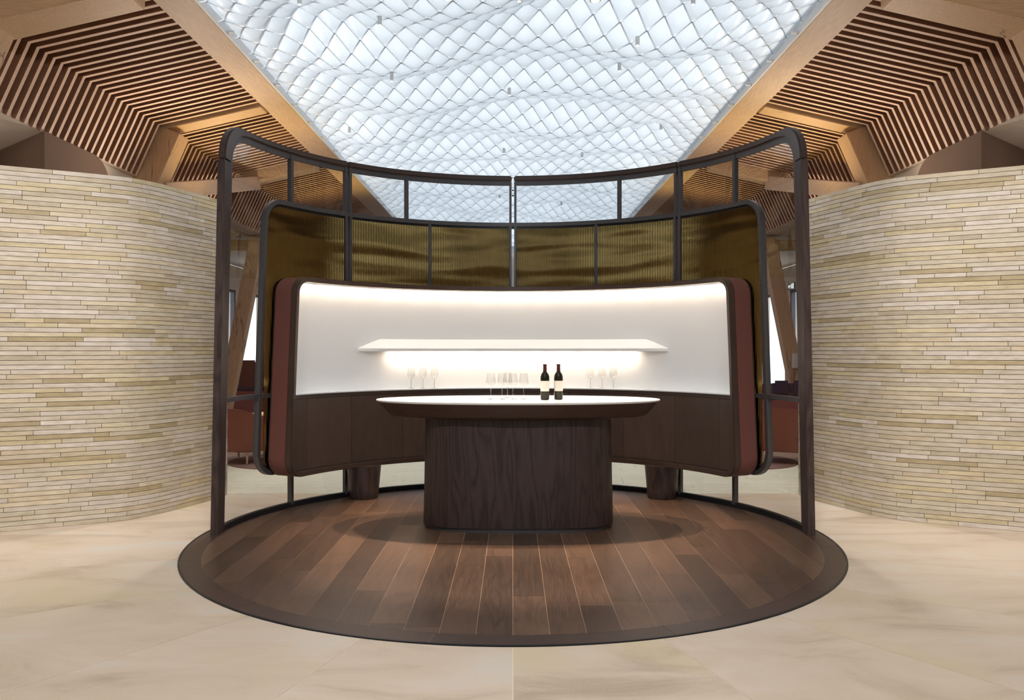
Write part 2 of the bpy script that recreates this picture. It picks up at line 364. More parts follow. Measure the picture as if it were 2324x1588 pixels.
# ================================================================= STRUCTURE
# ---- floors
floor = box('floor', -8.2, 8.2, -8, 8.52, -0.10, -0.0018, M['joint'], kind='structure'); floor['label'] = 'beige limestone floor of large slabs laid radially round the platform'; floor['category'] = 'floor'
def clip(poly, f):
    out = []
    for i in range(len(poly)):
        a, b = poly[i], poly[(i+1) % len(poly)]; fa, fb = f(a), f(b)
        if fa >= 0: out.append(a)
        if (fa >= 0) != (fb >= 0):
            t = fa/(fa-fb); out.append((a[0]+(b[0]-a[0])*t, a[1]+(b[1]-a[1])*t))
    return out
def slab(r0, r1, a0, a1):
    g0, g1 = 0.0022/r0, 0.0022/r1
    n = 12
    P = [(r1*math.sin(a0+g1+(a1-a0-2*g1)*i/n), CY-r1*math.cos(a0+g1+(a1-a0-2*g1)*i/n)) for i in range(n+1)]
    P += [(r0*math.sin(a1-g0-(a1-a0-2*g0)*i/n), CY-r0*math.cos(a1-g0-(a1-a0-2*g0)*i/n)) for i in range(n+1)]
    for f in (lambda p: 8.518-p[1], lambda p: p[0]+8.2, lambda p: 8.2-p[0], lambda p: p[1]+8.0): P = clip(P, f) if P else P
    return P
for ring, (r0, r1) in enumerate(((2.513, 5.4), (5.404, 9.2), (9.204, 15.5))):
    for i in range(20):
        P = slab(r0, r1, math.radians(18*i), math.radians(18*i+18))
        if len(P) > 2:
            o = mesh('stone_slab', *prism(P, -0.03, 0.0), M['slab'], floor)
fl2 = box('floor', -8.2, 8.2, 8.522, 11.1, -0.10, -0.012, M['brown_floor'], kind='structure'); fl2['label'] = 'pale limed board floor behind the glass screen'; fl2['category'] = 'floor'
y = 8.524
while y < 11.05:
    x = -5.4-random.random()*1.2
    while x < 5.4:
        L = random.uniform(1.8, 2.8)
        box('floor_board', x+0.002, min(x+L, 6.4)-0.002, y+0.002, y+0.124, -0.02, 0.0, M['pale_plank'], fl2); x += L
    y += 0.1285
fl3 = box('floor', -8.2, 8.2, 11.102, 30, -0.10, -0.012, M['seam'], kind='structure'); fl3['label'] = 'brown timber floor of the lounge behind'; fl3['category'] = 'floor'
y = 11.11
while y < 15.8:
    x = -6.4-random.random()*1.2
    while x < 6.4:
        L = random.uniform(2.2, 3.2)
        box('floor_board', x+0.002, x+L-0.002, y+0.002, y+0.186, -0.02, 0.0, M['brown_floor'], fl3); x += L
    y += 0.19
box('far_boarding', -8.2, 8.2, 15.8, 30, -0.02, 0.0, M['brown_floor'], fl3)

# ---- round inlaid oak platform
disc = root('floor_platform', (0, CY, 0), 'round dark smoked oak platform set into the beige stone floor under the tasting table', 'platform')
vs, fs = lathe([(2.495, -0.03), (2.495, 0.0022)], 96, (0, CY, 0)); mesh('base', vs, fs, M['seam'], disc)
ringv = []
for i in range(128):
    a = 2*PI*i/128; ringv += [(r*math.sin(a), CY+r*math.cos(a), z) for r, z in ((2.496, -0.02), (2.509, -0.02), (2.509, 0.006), (2.496, 0.006))]
mesh('edge_trim', ringv, [(4*i+j, 4*i+(j+1) % 4, 4*((i+1) % 128)+(j+1) % 4, 4*((i+1) % 128)+j) for i in range(128) for j in range(4)], M['steel_blk'], disc, label='thin dark metal edge ring')
for i in range(12):
    a0 = math.radians(30*i+10)+0.0006; a1 = math.radians(30*i+40)-0.0006
    n = 16
    P = [(2.494*math.sin(a0+(a1-a0)*j/n), CY+2.494*math.cos(a0+(a1-a0)*j/n)) for j in range(n+1)] + [(2.352*math.sin(a1-(a1-a0)*j/n), CY+2.352*math.cos(a1-(a1-a0)*j/n)) for j in range(n+1)]
    mesh('border_board', *prism(P, -0.02, 0.004), M['border'], disc)
PW = 0.194; seen = 0
for i in range(-13, 13):
    x0 = i*PW+0.0012; x1 = (i+1)*PW-0.0012
    y = CY-2.4-random.random()*1.4
    while y < CY+2.4:
        L = random.choice((1.1, 1.5, 1.9, 0.75)); y1 = y+L
        P = [(x0, y+0.001), (x1, y+0.001), (x1, y1-0.001), (x0, y1-0.001)]
        for s in range(72):
            a = 2*PI*s/72; ca, sa = math.cos(a), math.sin(a)
            P = clip(P, lambda p: 2.3495-(p[0]*ca+(p[1]-CY)*sa))
            if not P: break
        if len(P) > 2: mesh('plank', *prism(P, -0.02, 0.004), M['plank'], disc)
        y = y1

# ---- stone walls
PTS = [(-6.8, 5.1), (-5.6, 5.88), (-4.85, 6.345), (-4.2, 6.72), (-3.767, 6.955), (-3.434, 7.16), (-3.315, 7.285), (-3.218, 7.457), (-3.132, 7.711), (-3.0, 8.124), (-2.94, 8.38), (-2.97, 8.52), (-3.10, 8.62), (-3.4, 8.70), (-3.9, 8.75)]
def catmull(P, n=10):
    out = []
    for i in range(len(P)-1):
        p0 = P[max(i-1, 0)]; p1 = P[i]; p2 = P[i+1]; p3 = P[min(i+2, len(P)-1)]
        for j in range(n):
            t = j/n
            out.append(tuple(0.5*(2*p1[k]+(p2[k]-p0[k])*t+(2*p0[k]-5*p1[k]+4*p2[k]-p3[k])*t*t+(-p0[k]+3*p1[k]-3*p2[k]+p3[k])*t**3) for k in (0, 1)))
    out.append(P[-1]); return out
path = catmull(PTS); cum = [0]
for a, b in zip(path, path[1:]): cum.append(cum[-1]+math.hypot(b[0]-a[0], b[1]-a[1]))
TOTAL = cum[-1]
def at(s):
    s = min(max(s, 0), TOTAL-1e-6); lo, hi = 0, len(cum)-1
    while hi-lo > 1:
        m = (lo+hi)//2
        if cum[m] <= s: lo = m
        else: hi = m
    t = (s-cum[lo])/(cum[hi]-cum[lo]); a, b = path[lo], path[hi]
    return (a[0]+(b[0]-a[0])*t, a[1]+(b[1]-a[1])*t)
def nrm(s):
    a, b = at(s-0.03), at(s+0.03); dx, dy = b[0]-a[0], b[1]-a[1]; l = math.hypot(dx, dy)
    return (dy/l, -dx/l)
WALL_TOP, ROWS = 3.005, 77
RH = WALL_TOP/ROWS
TINTS = [srgb(196, 186, 166), srgb(198, 187, 172), srgb(194, 182, 162), srgb(200, 190, 176), srgb(190, 178, 157), srgb(196, 184, 166), srgb(182, 170, 148), srgb(204, 194, 182), srgb(195, 180, 155), srgb(196, 182, 150), srgb(200, 187, 162)]
def tintpick(rg):
    c = TINTS[rg.randrange(len(TINTS))]; 
    if rg.random() < 0.07: c = srgb(172, 156, 124)
    j = rg.uniform(0.94, 1.05); return (c[0]*j, c[1]*j, c[2]*j, 1)
def stone_wall(side, name, lab):
    rg = random.Random(11 if side < 0 else 29)
    vs, fs = [], []; n = 0; S = [TOTAL*i/90 for i in range(91)]
    for s in S:
        p, q = at(s), nrm(s)
        for (d, z) in ((-0.013, 0), (-0.30, 0), (-0.30, WALL_TOP-0.006), (-0.013, WALL_TOP-0.006)):
            vs.append((-side*(p[0]+q[0]*d), p[1]+q[1]*d, z))
    for i in range(90): fs += [(4*i+j, 4*i+(j+1) % 4, 4*i+4+(j+1) % 4, 4*i+4+j) for j in range(4)]
    fs += [(3, 2, 1, 0), (360, 361, 362, 363)]
    wall = mesh(name, vs, fs, M['mortar'], kind='structure'); wall['label'] = lab; wall['category'] = 'wall'
    bricks = []
    for r in range(ROWS):
        z0, z1 = r*RH+0.002, (r+1)*RH-0.002
        s = -rg.choice((0.05, 0.2, 0.35, 0.5))
        while s < TOTAL:
            L = rg.choice((0.62, 0.62, 0.55, 0.46, 0.34, 0.62, 0.24)); a, b = max(s, 0)+0.0018, min(s+L, TOTAL)-0.0018; s += L
            if b-a < 0.03: continue
            seg = max(1, int((b-a)/0.05)); dj = rg.uniform(-0.0015, 0.0015); bv, bf = [], []
            for i in range(seg+1):
                t = a+(b-a)*i/seg; p, q = at(t), nrm(t)
                for (d, z) in ((dj, z0), (-0.03, z0), (-0.03, z1), (dj, z1)): bv.append((-side*(p[0]+q[0]*d), p[1]+q[1]*d, z))
            for i in range(seg): bf += [(4*i+j, 4*i+(j+1) % 4, 4*i+4+(j+1) % 4, 4*i+4+j) for j in range(4)]
            bf += [(3, 2, 1, 0), (4*seg, 4*seg+1, 4*seg+2, 4*seg+3)]
            pa, pb = at(a), at(b); xa, xb = sorted((F*pa[0]/pa[1], F*pb[0]/pb[1]))
            xa = max(xa, -1164); xb = min(xb, -655)
            vis = xb-xa if xb > xa and at((a+b)/2)[1] < 8.45 and a < TOTAL-1.2 else 0
            bricks.append((vis, bv, bf, tintpick(rg)))
    bricks.sort(key=lambda q: -q[0])
    for vis, bv, bf, c in bricks[:300]: mesh('brick', bv, bf, M['brick'], wall, tint=[c]*len(bv))
    V, Fc, T = [], [], []
    for vis, bv, bf, c in bricks[300:]:
        n = len(V); V += bv; Fc += [tuple(i+n for i in f) for f in bf]; T += [c]*len(bv)
    mesh('brick_courses', V, Fc, M['brick'], wall, tint=T, kind='stuff')
    return wall
stone_wall(-1, 'wall_right', 'curved wall of thin pale travertine bricks on the right')
stone_wall(1, 'wall_left', 'curved wall of thin pale travertine bricks on the left')

# ---- ceiling profile (offsets from the axis, heights above floor)
Z0 = H+3.50
P0, P1, P2 = (3.60, Z0), (5.00, H+3.18), (5.32, H+2.47)
ceil = root('ceiling', (0, 0, 0), 'sloping slatted oak ceiling on both sides of the skylight', 'ceiling', kind='structure')
def prof_strip(sd, A, B, C, D, y0, y1):
    q = [(sd*x, y0, z) for x, z in (A, B, C, D)]; q2 = [(sd*x, y1, z) for x, z in (A, B, C, D)]
    return hexa(q, q2)
def unit(a, b):
    dx, dz = b[0]-a[0], b[1]-a[1]; l = math.hypot(dx, dz); return dx/l, dz/l
u1 = unit(P0, P1); u2 = unit(P1, P2)
n1 = (-u1[1], u1[0]) if u1[0] > 0 else (u1[1], -u1[0])       # up/outwards
n2 = (-u2[1], u2[0])
if n1[1] < 0: n1 = (-n1[0], -n1[1])
if n2[0] < 0: n2 = (-n2[0], -n2[1])
SD = 0.17
miter = (P1[0]+(n1[0]+n2[0])*SD/(1+n1[0]*n2[0]+n1[1]*n2[1]), P1[1]+(n1[1]+n2[1])*SD/(1+n1[0]*n2[0]+n1[1]*n2[1]))
P0u = (P0[0]+n1[0]*SD, P0[1]+n1[1]*SD); P2u = (P2[0]+n2[0]*SD, P2[1]+n2[1]*SD)
for sd in (-1, 1):
    b1 = prof_strip(sd, P0u, miter, (miter[0]+0.05, miter[1]+0.05), (P0u[0], P0u[1]+0.05), -8, 30)
    b2 = prof_strip(sd, miter, P2u, (P2u[0]+0.05, P2u[1]), (miter[0]+0.05, miter[1]+0.05), -8, 30)
    mesh('ceiling_board', *join([b1, b2]), M['backing'], ceil)
    SP, SW = 0.155, 0.052
    up = prof_strip(sd, P0, P1, miter, P0u, 0, SW); lo = prof_strip(sd, P1, P2, P2u, miter, 0, SW)
    proto = [None, None]; far_up, far_lo = [], []
    y = 6.45; first = True
    while y < 29:
        skip = any(abs(y+SW/2-fy) < 0.20 for fy in (7.82, 11.88, 15.1))
        if not skip:
            if y < 17.3:
                if first:
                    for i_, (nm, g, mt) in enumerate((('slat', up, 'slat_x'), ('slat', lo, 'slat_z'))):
                        proto[i_] = mesh(nm, g[0], g[1], M['slat_side_shade'], ceil); proto[i_].data.materials.append(M[mt]); proto[i_].data.polygons[2].material_index = 1; proto[i_].location = (0, y, 0)
                    first = False
                else:
                    for p_ in proto:
                        c_ = p_.copy(); COL.objects.link(c_); c_.location = (0, y, 0)
            else:
                far_up.append(([(a, b+y, c) for a, b, c in up[0]], up[1]))
                if y < 18.2: far_lo.append(([(a, b+y, c) for a, b, c in lo[0]], lo[1]))
        y += SP
    for far in (far_up, far_lo):
        o = mesh('far_slats', *join(far), M['slat_side_shade'], ceil, kind='stuff'); o.data.materials.append(M['slat_x'])
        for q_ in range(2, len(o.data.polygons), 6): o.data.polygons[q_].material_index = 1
    # plaster soffit and outer walls
    s = sd
    box('soffit', *sorted((s*5.36, s*8.2)), 9.0, 30, P2[1]+0.01, P2[1]+0.1, M['plaster'], ceil)
    box('soffit', *sorted((s*5.36, s*8.2)), -8, 9.0, P2[1]+0.01, P2[1]+0.1, M['plaster'], ceil)
# ---- plaster bulkheads above the stone walls
for sd, nm in ((-1, 'wall_left_upper'), (1, 'wall_right_upper')):
    pl = root(nm, (0, 0, 0), None, None, kind='structure')
    top = P2[1]+0.005
    # light plaster wall behind, dark taupe face with rounded shoulder in front
    box('plaster_face', *sorted((sd*5.42, sd*5.60)), 9.6, 13.2, 0, top, M['plaster'], pl)
    P = [(9.30, 2.6), (9.30, top), (10.40, top)] + [(10.40+0.42*math.sin(a), top-0.42+0.42*math.cos(a)) for a in [PI/2*i/10 for i in range(1, 11)]] + [(10.82, 2.6)]
    n = len(P); vs = [(sd*5.30, a, b) for a, b in P]+[(sd*5.315, a+0.0, b) for a, b in P]
    mesh('bulkhead', vs, [tuple(range(n)), tuple(range(n, 2*n))[::-1]]+[(i, (i+1) % n, n+(i+1) % n, n+i) for i in range(n)], M['taupe'], pl)
    q = [(sd*5.29, 9.27, 2.2), (sd*8.2, 11.75, 2.2), (sd*8.2, 11.75, top), (sd*5.29, 9.27, top)]
    mesh('bulkhead', *hexa(q, [(a, b+0.15, c) for a, b, c in q]), M['taupe'], pl)
    # glazed side wall of the lounge
    wl = root('wall_left' if sd < 0 else 'wall_right', (0, 0, 0), None, None, kind='structure')
    for (y0, y1, z0, z1) in ((-8, 22.3, 0, top), (22.3, 30, 3.26, top), (24.35, 24.75, 0, 3.26), (27.0, 30, 0, 3.26)):
        box('plaster_face', *sorted((sd*8.2, sd*8.45)), y0, y1, z0, z1, M['plaster'], wl)
    for k_, (y0, y1) in enumerate(((22.3, 24.35), (24.75, 27.0))):
        wn = box('window_%d' % (2+k_+(2 if sd > 0 else 0)), *sorted((sd*8.30, sd*8.33)), y0+0.05, y1-0.05, 0.05, 3.21, M['window_glass'], kind='structure')
        V = [box_v(*sorted((sd*8.24, sd*8.36)), a, b, c, d) for a, b, c, d in ((y0, y0+0.07, 0, 3.26), (y1-0.07, y1, 0, 3.26), (y0, y1, 0, 0.07), (y0, y1, 3.19, 3.26))]
        mesh('window_frame', *join(V), M['steel'], wn)
box('wall_back', -8.2, 8.2, 30, 30.2, 0, 6, M['plaster'], kind='structure')
box('wall_front', -8.2, 8.2, -8.2, -8, 0, 4.1, M['taupe'], kind='structure')
box('window_6', -8.2, 8.2, -8.12, -8.10, 4.1, 6, M['window_glass'], kind='structure')

# ---- main beams along the skylight
for sd, nm in ((-1, 'left'), (1, 'right')):
    t = root('timber_beam', (sd*3.4, 8, Z0), 'long pale oak beam running along the %s edge of the skylight' % nm, 'beam')
    ys = [-8, 2.0, 8.15, 12.9, 17.4, 22.5, 30]
    for a, b in zip(ys, ys[1:]):
        box('beam_length', *sorted((sd*3.20, sd*3.60)), a+0.0015, b-0.0015, Z0, Z0+0.42, M['oak_y'], t)
    V = [box_v(*sorted((sd*3.17, sd*3.199)), -8, 30, Z0+0.004, Z0+0.13)]
    mesh('edge_trim', *join(V), M['white_trim'], t, label='white metal trim')
    V = [box_v(*sorted((sd*3.10, sd*3.165)), -8+0.9*i, -8+0.9*i+0.05, Z0+0.02, Z0+0.045) for i in range(42)]
    mesh('clip_row', *join(V), M['white_trim'], t, kind='stuff')
# ---- cross frames
def frame_beam(sd, y, wy, drop, mat, par, x0=3.60):
    A = (x0, P0[1]+(3.6-x0)*0.2286-drop); B = (P1[0]+0.06, P1[1]-0.02-drop)
    v = prof_strip(sd, A, B, (B[0], B[1]+0.12+drop), (A[0], A[1]+0.12+drop), y-wy/2, y+wy/2)
    return mesh('rafter', *v, mat, par, bevel=0.008)
def leg_beam(sd, y, wy, inn, mat, par, ext=0.30):
    a = (P1[0]-n2[0]*inn, P1[1]-n2[1]*inn); c = (P2[0]+u2[0]*ext, P2[1]+u2[1]*ext); b = (c[0]-n2[0]*inn, c[1]-n2[1]*inn)
    c = (c[0]+n2[0]*0.15, c[1]+n2[1]*0.15)
    v = prof_strip(sd, (a[0], a[1]+0.02), b, c, (P1[0]+n2[0]*0.15, P1[1]+n2[1]*0.15), y-wy/2, y+wy/2)
    return mesh('knee_post', *v, mat, par, bevel=0.008)
def stick(a, b, w_, h_, up=(0, 0, 1)):
    a, b = Vector(a), Vector(b); d = (b-a).normalized(); s = d.cross(Vector(up)).normalized(); t = s.cross(d)
    q = [tuple(p+s*i*w_/2+t*j*h_/2) for p in (a, b) for i, j in ((-1, -1), (1, -1), (1, 1), (-1, 1))]
    return hexa(q[:4], q[4:])
for sd, nm in ((-1, 'left'), (1, 'right')):
    t = root('timber_frame', (sd*4.3, 7.82, Z0-0.2), 'nearest cracked oak cross beam at the top %s of the picture' % nm, 'beam')
    frame_beam(sd, 7.82, 0.44, 0.17, M['oak_x'], t); leg_beam(sd, 7.82, 0.36, 0.20, M['oak_z'], t)
    t = root('timber_frame', (sd*4.3, 11.88, Z0-0.2), 'second oak cross frame on the %s, glowing yellow from a lamp, with a cracked post' % nm, 'beam')
    frame_beam(sd, 11.88, 0.34, 0.03, M['oak_x'], t); leg_beam(sd, 11.88, 0.36, 0.27, M['oak_z'], t, 0.25)
    mesh('brace', *stick((sd*5.12, 11.9, H+2.30), (sd*4.74, 15.05, H+3.06), 0.24, 0.24), M['oak_y'], t, bevel=0.008)
    t = root('timber_frame', (sd*4.3, 15.1, Z0-0.2), 'third oak cross beam on the %s, seen through the top glass' % nm, 'beam')
    frame_beam(sd, 15.1, 0.34, 0.18, M['oak_x'], t)
    t = root('timber_frame', (sd*5.6, 18.1, 0), 'slanted oak column carrying a level beam in the %s lounge window' % nm, 'column')
    t_right_column = t
    mesh('level_beam', *stick((sd*5.1, 17.95, H+2.27), (sd*8.2, 17.95, H+2.27), 0.30, 0.24), M['oak_x'], t, bevel=0.01)
    mesh('slanted_post', *stick((sd*5.50, 17.75, H+2.42), (sd*6.28, 17.75, 0.0), 0.30, 0.26, (0, 1, 0)), M['oak_z'], t, bevel=0.01)

# ---- skylight of diamond scales
sky = root('window_1', (0, 0, Z0), 'long skylight of rippling translucent white diamond scales', 'skylight', kind='structure')
CW, CL = 0.302, 0.50
def macro(x, y):
    fd = min(1, max(0, (3.25-abs(x))/0.9)); fd = fd*fd*(3-2*fd)
    return 0.10+fd*(0.06+_mac(x, y))
def _mac(x, y):
    return 0.085*math.sin(2*PI*y/1.75+1.3*math.sin(x*0.8)+0.4) + 0.085*math.cos(2*PI*x/3.1+y*0.55) + 0.05*math.sin(2*PI*(y*0.33+x*0.36))
cells = []
ny = int(38/(CL/2))
for j in range(ny):
    cy = -8+j*CL/2
    for i in range(-12, 13):
        cx = (i+(0.5 if j % 2 else 0))*CW
        if abs(cx) > 3.20: continue
        cells.append((cx, cy))
def cell(cx, cy):
    C = [(cx, cy-CL/2), (cx+CW/2, cy), (cx, cy+CL/2), (cx-CW/2, cy)]
    zc = [macro(*p)+(0.016 if i_ in (0, 2) else 0) for i_, p in enumerate(C)]
    n = 4; g = 0.0028; vs = []
    for a in range(n+1):
        for b in range(n+1):
            u = 0.007+0.986*a/n; v = 0.007+0.986*b/n
            x = C[0][0]*(1-u)*(1-v)+C[1][0]*u*(1-v)+C[2][0]*u*v+C[3][0]*(1-u)*v
            yy = C[0][1]*(1-u)*(1-v)+C[1][1]*u*(1-v)+C[2][1]*u*v+C[3][1]*(1-u)*v
            z = zc[0]*(1-u)*(1-v)+zc[1]*u*(1-v)+zc[2]*u*v+zc[3]*(1-u)*v
            z -= 0.048*(16*u*(1-u)*v*(1-v))**0.8*min(1, max(0, (3.19-abs(x))/0.2))
            x = max(-3.19, min(3.19, x))
            vs.append((x, yy, Z0+z))
    fs = [(a*(n+1)+b, (a+1)*(n+1)+b, (a+1)*(n+1)+b+1, a*(n+1)+b+1) for a in range(n) for b in range(n)]
    return vs, fs
def inframe(c):
    y_ = 794-F*(3.6)/max(c[1], 0.1); return c[1] > 8.0 and y_ > -20
order = sorted(cells, key=lambda c: (0 if inframe(c) else 1, c[1]))
for c in order[:300]: mesh('scale_panel', *cell(*c), M['scale'], sky, smooth=True)
mesh('far_scale_panels', *join([cell(*c) for c in order[300:]]), M['scale'], sky, smooth=True, kind='stuff')
# glazing joints: narrow strips lying over the gaps
V, Fc = [], []
for (cx, cy) in cells:
    if cy < 4: continue
    C = [(cx, cy-CL/2), (cx+CW/2, cy), (cx, cy+CL/2), (cx-CW/2, cy)]
    for a, b in ((0, 1), (3, 0)):
        p, q = C[a], C[b]; dx, dy = q[0]-p[0], q[1]-p[1]; l = math.hypot(dx, dy); nx, nyy = -dy/l*0.009, dx/l*0.009
        za, zb = macro(*p)+0.002+(0.016 if a in (0, 2) else 0), macro(*q)+0.002+(0.016 if b in (0, 2) else 0)
        n = len(V); V += [(p[0]+nx, p[1]+nyy, Z0+za), (p[0]-nx, p[1]-nyy, Z0+za), (q[0]-nx, q[1]-nyy, Z0+zb), (q[0]+nx, q[1]+nyy, Z0+zb)]; Fc.append((n, n+1, n+2, n+3))
mesh('glazing_joints', V, Fc, M['grey_gap'], sky, kind='stuff')

# ================================================================= THE GLASS SCREEN
R = 2.40
SC = root('curved_screen', (0, CY+R, 0), 'tall curved screen of clear glass and ribbed gold panels behind the bar', 'screen')
ZT = 3.40
def uo(px): return R*phi_at(px, R)
ub, ut = R*math.radians(91.0), R*math.radians(86.8)      # leaning end posts
rc = 0.34
def U_end(z): return ub+(ut-ub)*z/ZT
zc = ZT-rc; uc = U_end(zc)-rc
jm = uo(377)
left = dedupe(line((-U_end(0), 0), (-U_end(zc), zc))+corner(-uc, zc, rc, PI, PI/2, 14)+line((-uc, ZT), (-jm-0.004, ZT)))
nseg = len(left); dl = []
for p in left:
    t = 0 if p[1] < zc-1e-6 else min(1, max(0, (p[0]+U_end(zc))/(rc*1.3)))
    dl.append(0.135*(1-t)+0.06*t)
cor = [i for i, p in enumerate(left) if p[1] >= zc-1e-3][0]
def mirror(P): return [(-a, b) for a, b in P]
for sg in (-1, 1):
    f = (lambda P: P) if sg < 0 else mirror
    inn = offset(left, dl)
    mesh('wooden_post', *ribbon(f(left[:cor+1]), f(inn[:cor+1]), R-0.03, R+0.03, R), M['dark_z'], SC, smooth=2, bevel=0.004)
    mesh('wooden_top_rail', *ribbon(f(left[cor:]), f(inn[cor:]), R-0.035, R+0.03, R), M['dark_x'], SC, smooth=2, bevel=0.012)
    P = line((-jm+0.004, ZT), (-0.012, ZT)); Q = offset(P, 0.06)
    mesh('wooden_top_rail', *ribbon(f(P), f(Q), R-0.035, R+0.03, R), M['dark_x'], SC, smooth=2, bevel=0.012)
    # metal frame inside the wooden one
    P = inn[:]; Q = offset(P, 0.042); mesh('metal_frame', *ribbon(f(P), f(Q), R-0.018, R+0.018, R), M['steel'], SC, smooth=2)
    P = line((-jm+0.008, ZT-0.06), (-0.016, ZT-0.06)); mesh('metal_frame', *ribbon(f(P), f(offset(P, 0.042)), R-0.018, R+0.018, R), M['steel'], SC, smooth=2)
# gold panel zone
GZ0, GZ1, gr = 0.345, 2.885, 0.24
gpb, gpt = uo(588), uo(566)
G = round_rect(gpb, gpt, GZ0, GZ1, gr)
mesh('gold_panel_frame', *ribbon(G, offset(G, 0.042, True), R-0.030, R+0.022, R, True), M['steel'], SC, smooth=2)
GI = offset(G, 0.042, True); mesh('gold_panel_frame', *ribbon(GI, offset(GI, 0.022, True), R-0.012, R+0.018, R, True), M['steel_blk'], SC, smooth=2)
def bar(a, b, z0, z1, w0, name='mullion', mat='steel', r0=R-0.026, r1=R+0.02):
    return mesh(name, *arcbox(a-w0/2/R, b+w0/2/R, z0, z1, r0, r1), M[mat], SC)
for s in (-1, 1):
    for (z0, z1) in ((0.03, GZ0), (GZ1, ZT-0.06)): 
        bar(s*phi_at(505, R), s*phi_at(505, R), z0, z1, 0.034)
        for k_ in (371, 381): bar(s*phi_at(k_, R), s*phi_at(k_, R), z0, z1, 0.028)
        bar(s*phi_at(5.5, R), s*phi_at(5.5, R), z0, z1, 0.026)
    bar(s*phi_at(242, R), s*phi_at(242, R), GZ1, ZT-0.06, 0.034)
    bar(s*phi_at(190, R), s*phi_at(190, R), GZ0, GZ1, 0.032)
    for k_ in (371, 381): bar(s*phi_at(k_, R), s*phi_at(k_, R), GZ0, GZ1, 0.028, r0=R-0.034)
    bar(s*phi_at(5.5, R), s*phi_at(5.5, R), GZ0, GZ1, 0.026, r0=R-0.034)
    # base rail and mid rail
    a, b = sorted((s*0.008, s*math.radians(89.0))); mesh('base_rail', *arcbox(a, b, 0.004, 0.05, R-0.022, R+0.022), M['steel_blk'], SC)
    a, b = sorted((s*(phi_at(575, R)-0.13), s*math.radians(87.4))); mesh('mid_rail', *arcbox(a, b, 1.055, 1.095, R-0.024, R+0.02), M['steel'], SC)
# small connectors in the centre slit
for z_ in (3.24, 3.18, 1.95): mesh('connector', *arcbox(-0.004, 0.004, z_, z_+0.012, R-0.01, R+0.01), M['steel_blk'], SC)
# glass panes: between frame lines above and below the gold zone
def pane_box(a, b, z0, z1): 
    mesh('glass_pane', *arcbox(a, b, z0, z1, R-0.004, R+0.004), M['pane'], SC, smooth=2)
mul = [phi_at(5.5, R), phi_at(242, R), phi_at(371, R), phi_at(381, R), phi_at(505, R)]
for s in (-1, 1):
    for (i, j) in ((0, 1), (1, 2), (3, 4)):
        a, b = sorted((s*mul[i], s*mul[j])); pane_box(a, b, GZ1, ZT-0.10)
    for (i, j) in ((0, 2), (3, 4)):
        a, b = sorted((s*mul[i], s*mul[j])); pane_box(a, b, 0.05, GZ0)
    # end pane: vertical strips following the curved outlines
    vs, fs = [], []; p0 = mul[4]*R
    us = [p0+(U_end(0)-0.13-p0)*i/26 for i in range(27)]
    def outer_z(u):
        if u <= uc: return ZT-0.08
        rr_ = rc-0.085
        d = u-uc
        return zc+math.sqrt(max(0, rr_*rr_-d*d)) if d < rr_ else None
    def gold_u(z):
        U = gpb+(gpt-gpb)*(z-GZ0)/(GZ1-GZ0)
        if z > GZ1: return None
        if z > GZ1-gr: return U-gr+math.sqrt(max(0, gr*gr-(z-GZ1+gr)**2))
        if z < GZ0: return None
        if z < GZ0+gr: return U-gr+math.sqrt(max(0, gr*gr-(GZ0+gr-z)**2))
        return U
    zz = [0.05, 0.15, 0.25, 0.344]+[0.346+0.24*i/6 for i in range(7)]+[0.9, 1.06, 1.5, 2.0, 2.4]+[2.645+0.238*i/6 for i in range(7)]+[2.886, 2.95, 3.05]+[3.06+0.254*i/8 for i in range(9)]
    for z in zz:
        inner = gold_u(z); inner = p0 if inner is None else max(p0, inner)
        ue = U_end(z)-0.14
        if z > zc:
            rr_ = rc-0.08; ue = uc+math.sqrt(max(0, rr_*rr_-(z-zc)**2))
        vs += [cyl(R, s*inner/R, z), cyl(R, s*(inner+(ue-inner)*0.33)/R, z), cyl(R, s*(inner+(ue-inner)*0.66)/R, z), cyl(R, s*ue/R, z)]
    fs = [(4*i+j, 4*i+j+1, 4*i+5+j, 4*i+4+j) for i in range(len(zz)-1) for j in range(3)]
    mesh('glass_pane', vs, fs, M['pane'], SC, smooth=True)
# ribbed gold sheets
def inset_z(u):
    U = abs(u); z0, z1 = GZ0+0.05, GZ1-0.05
    e0, e1 = gpb-0.05, gpt-0.05
    r_ = gr-0.05
    if U > e1-r_ : z1 = GZ1-0.05-r_+math.sqrt(max(0, r_*r_-(U-e1+r_)**2))
    if U > e0-r_ : z0 = GZ0+0.05+r_-math.sqrt(max(0, r_*r_-(U-e0+r_)**2))
    return z0, z1
def gold_sheet(a, b):
    pitch = 0.019; u = a; vs, fs = [], []; nrow = 5; i = 0
    n = max(4, int((b-a)/pitch*4))
    for i in range(n+1):
        u = a+(b-a)*i/n; z0, z1 = inset_z(u)
        rr_ = R-0.006+0.0045*math.cos(2*PI*u/pitch)
        for j in range(nrow): vs.append(cyl(rr_, u/R, z0+(z1-z0)*j/(nrow-1)))
    fs = [(i*nrow+j, (i+1)*nrow+j, (i+1)*nrow+j+1, i*nrow+j+1) for i in range(n) for j in range(nrow-1)]
    mesh('ribbed_gold_panel', vs, fs, M['gold'], SC, smooth=True)
for s in (-1, 1):
    L_ = [phi_at(7, R)*R, phi_at(190, R)*R, phi_at(371, R)*R]
    for a, b in zip(L_, L_[1:]):
        q = sorted((s*a, s*b)); gold_sheet(*q)
    e = (gpb+gpt)/2-0.06; q = sorted((s*phi_at(381, R)*R, s*e)); gold_sheet(*q)
    mesh('mid_rail', *arcbox(*sorted((s*phi_at(381, R), s*(gpb-0.04)/R)), 1.06, 1.09, R-0.022, R-0.008), M['steel_blk'], SC)

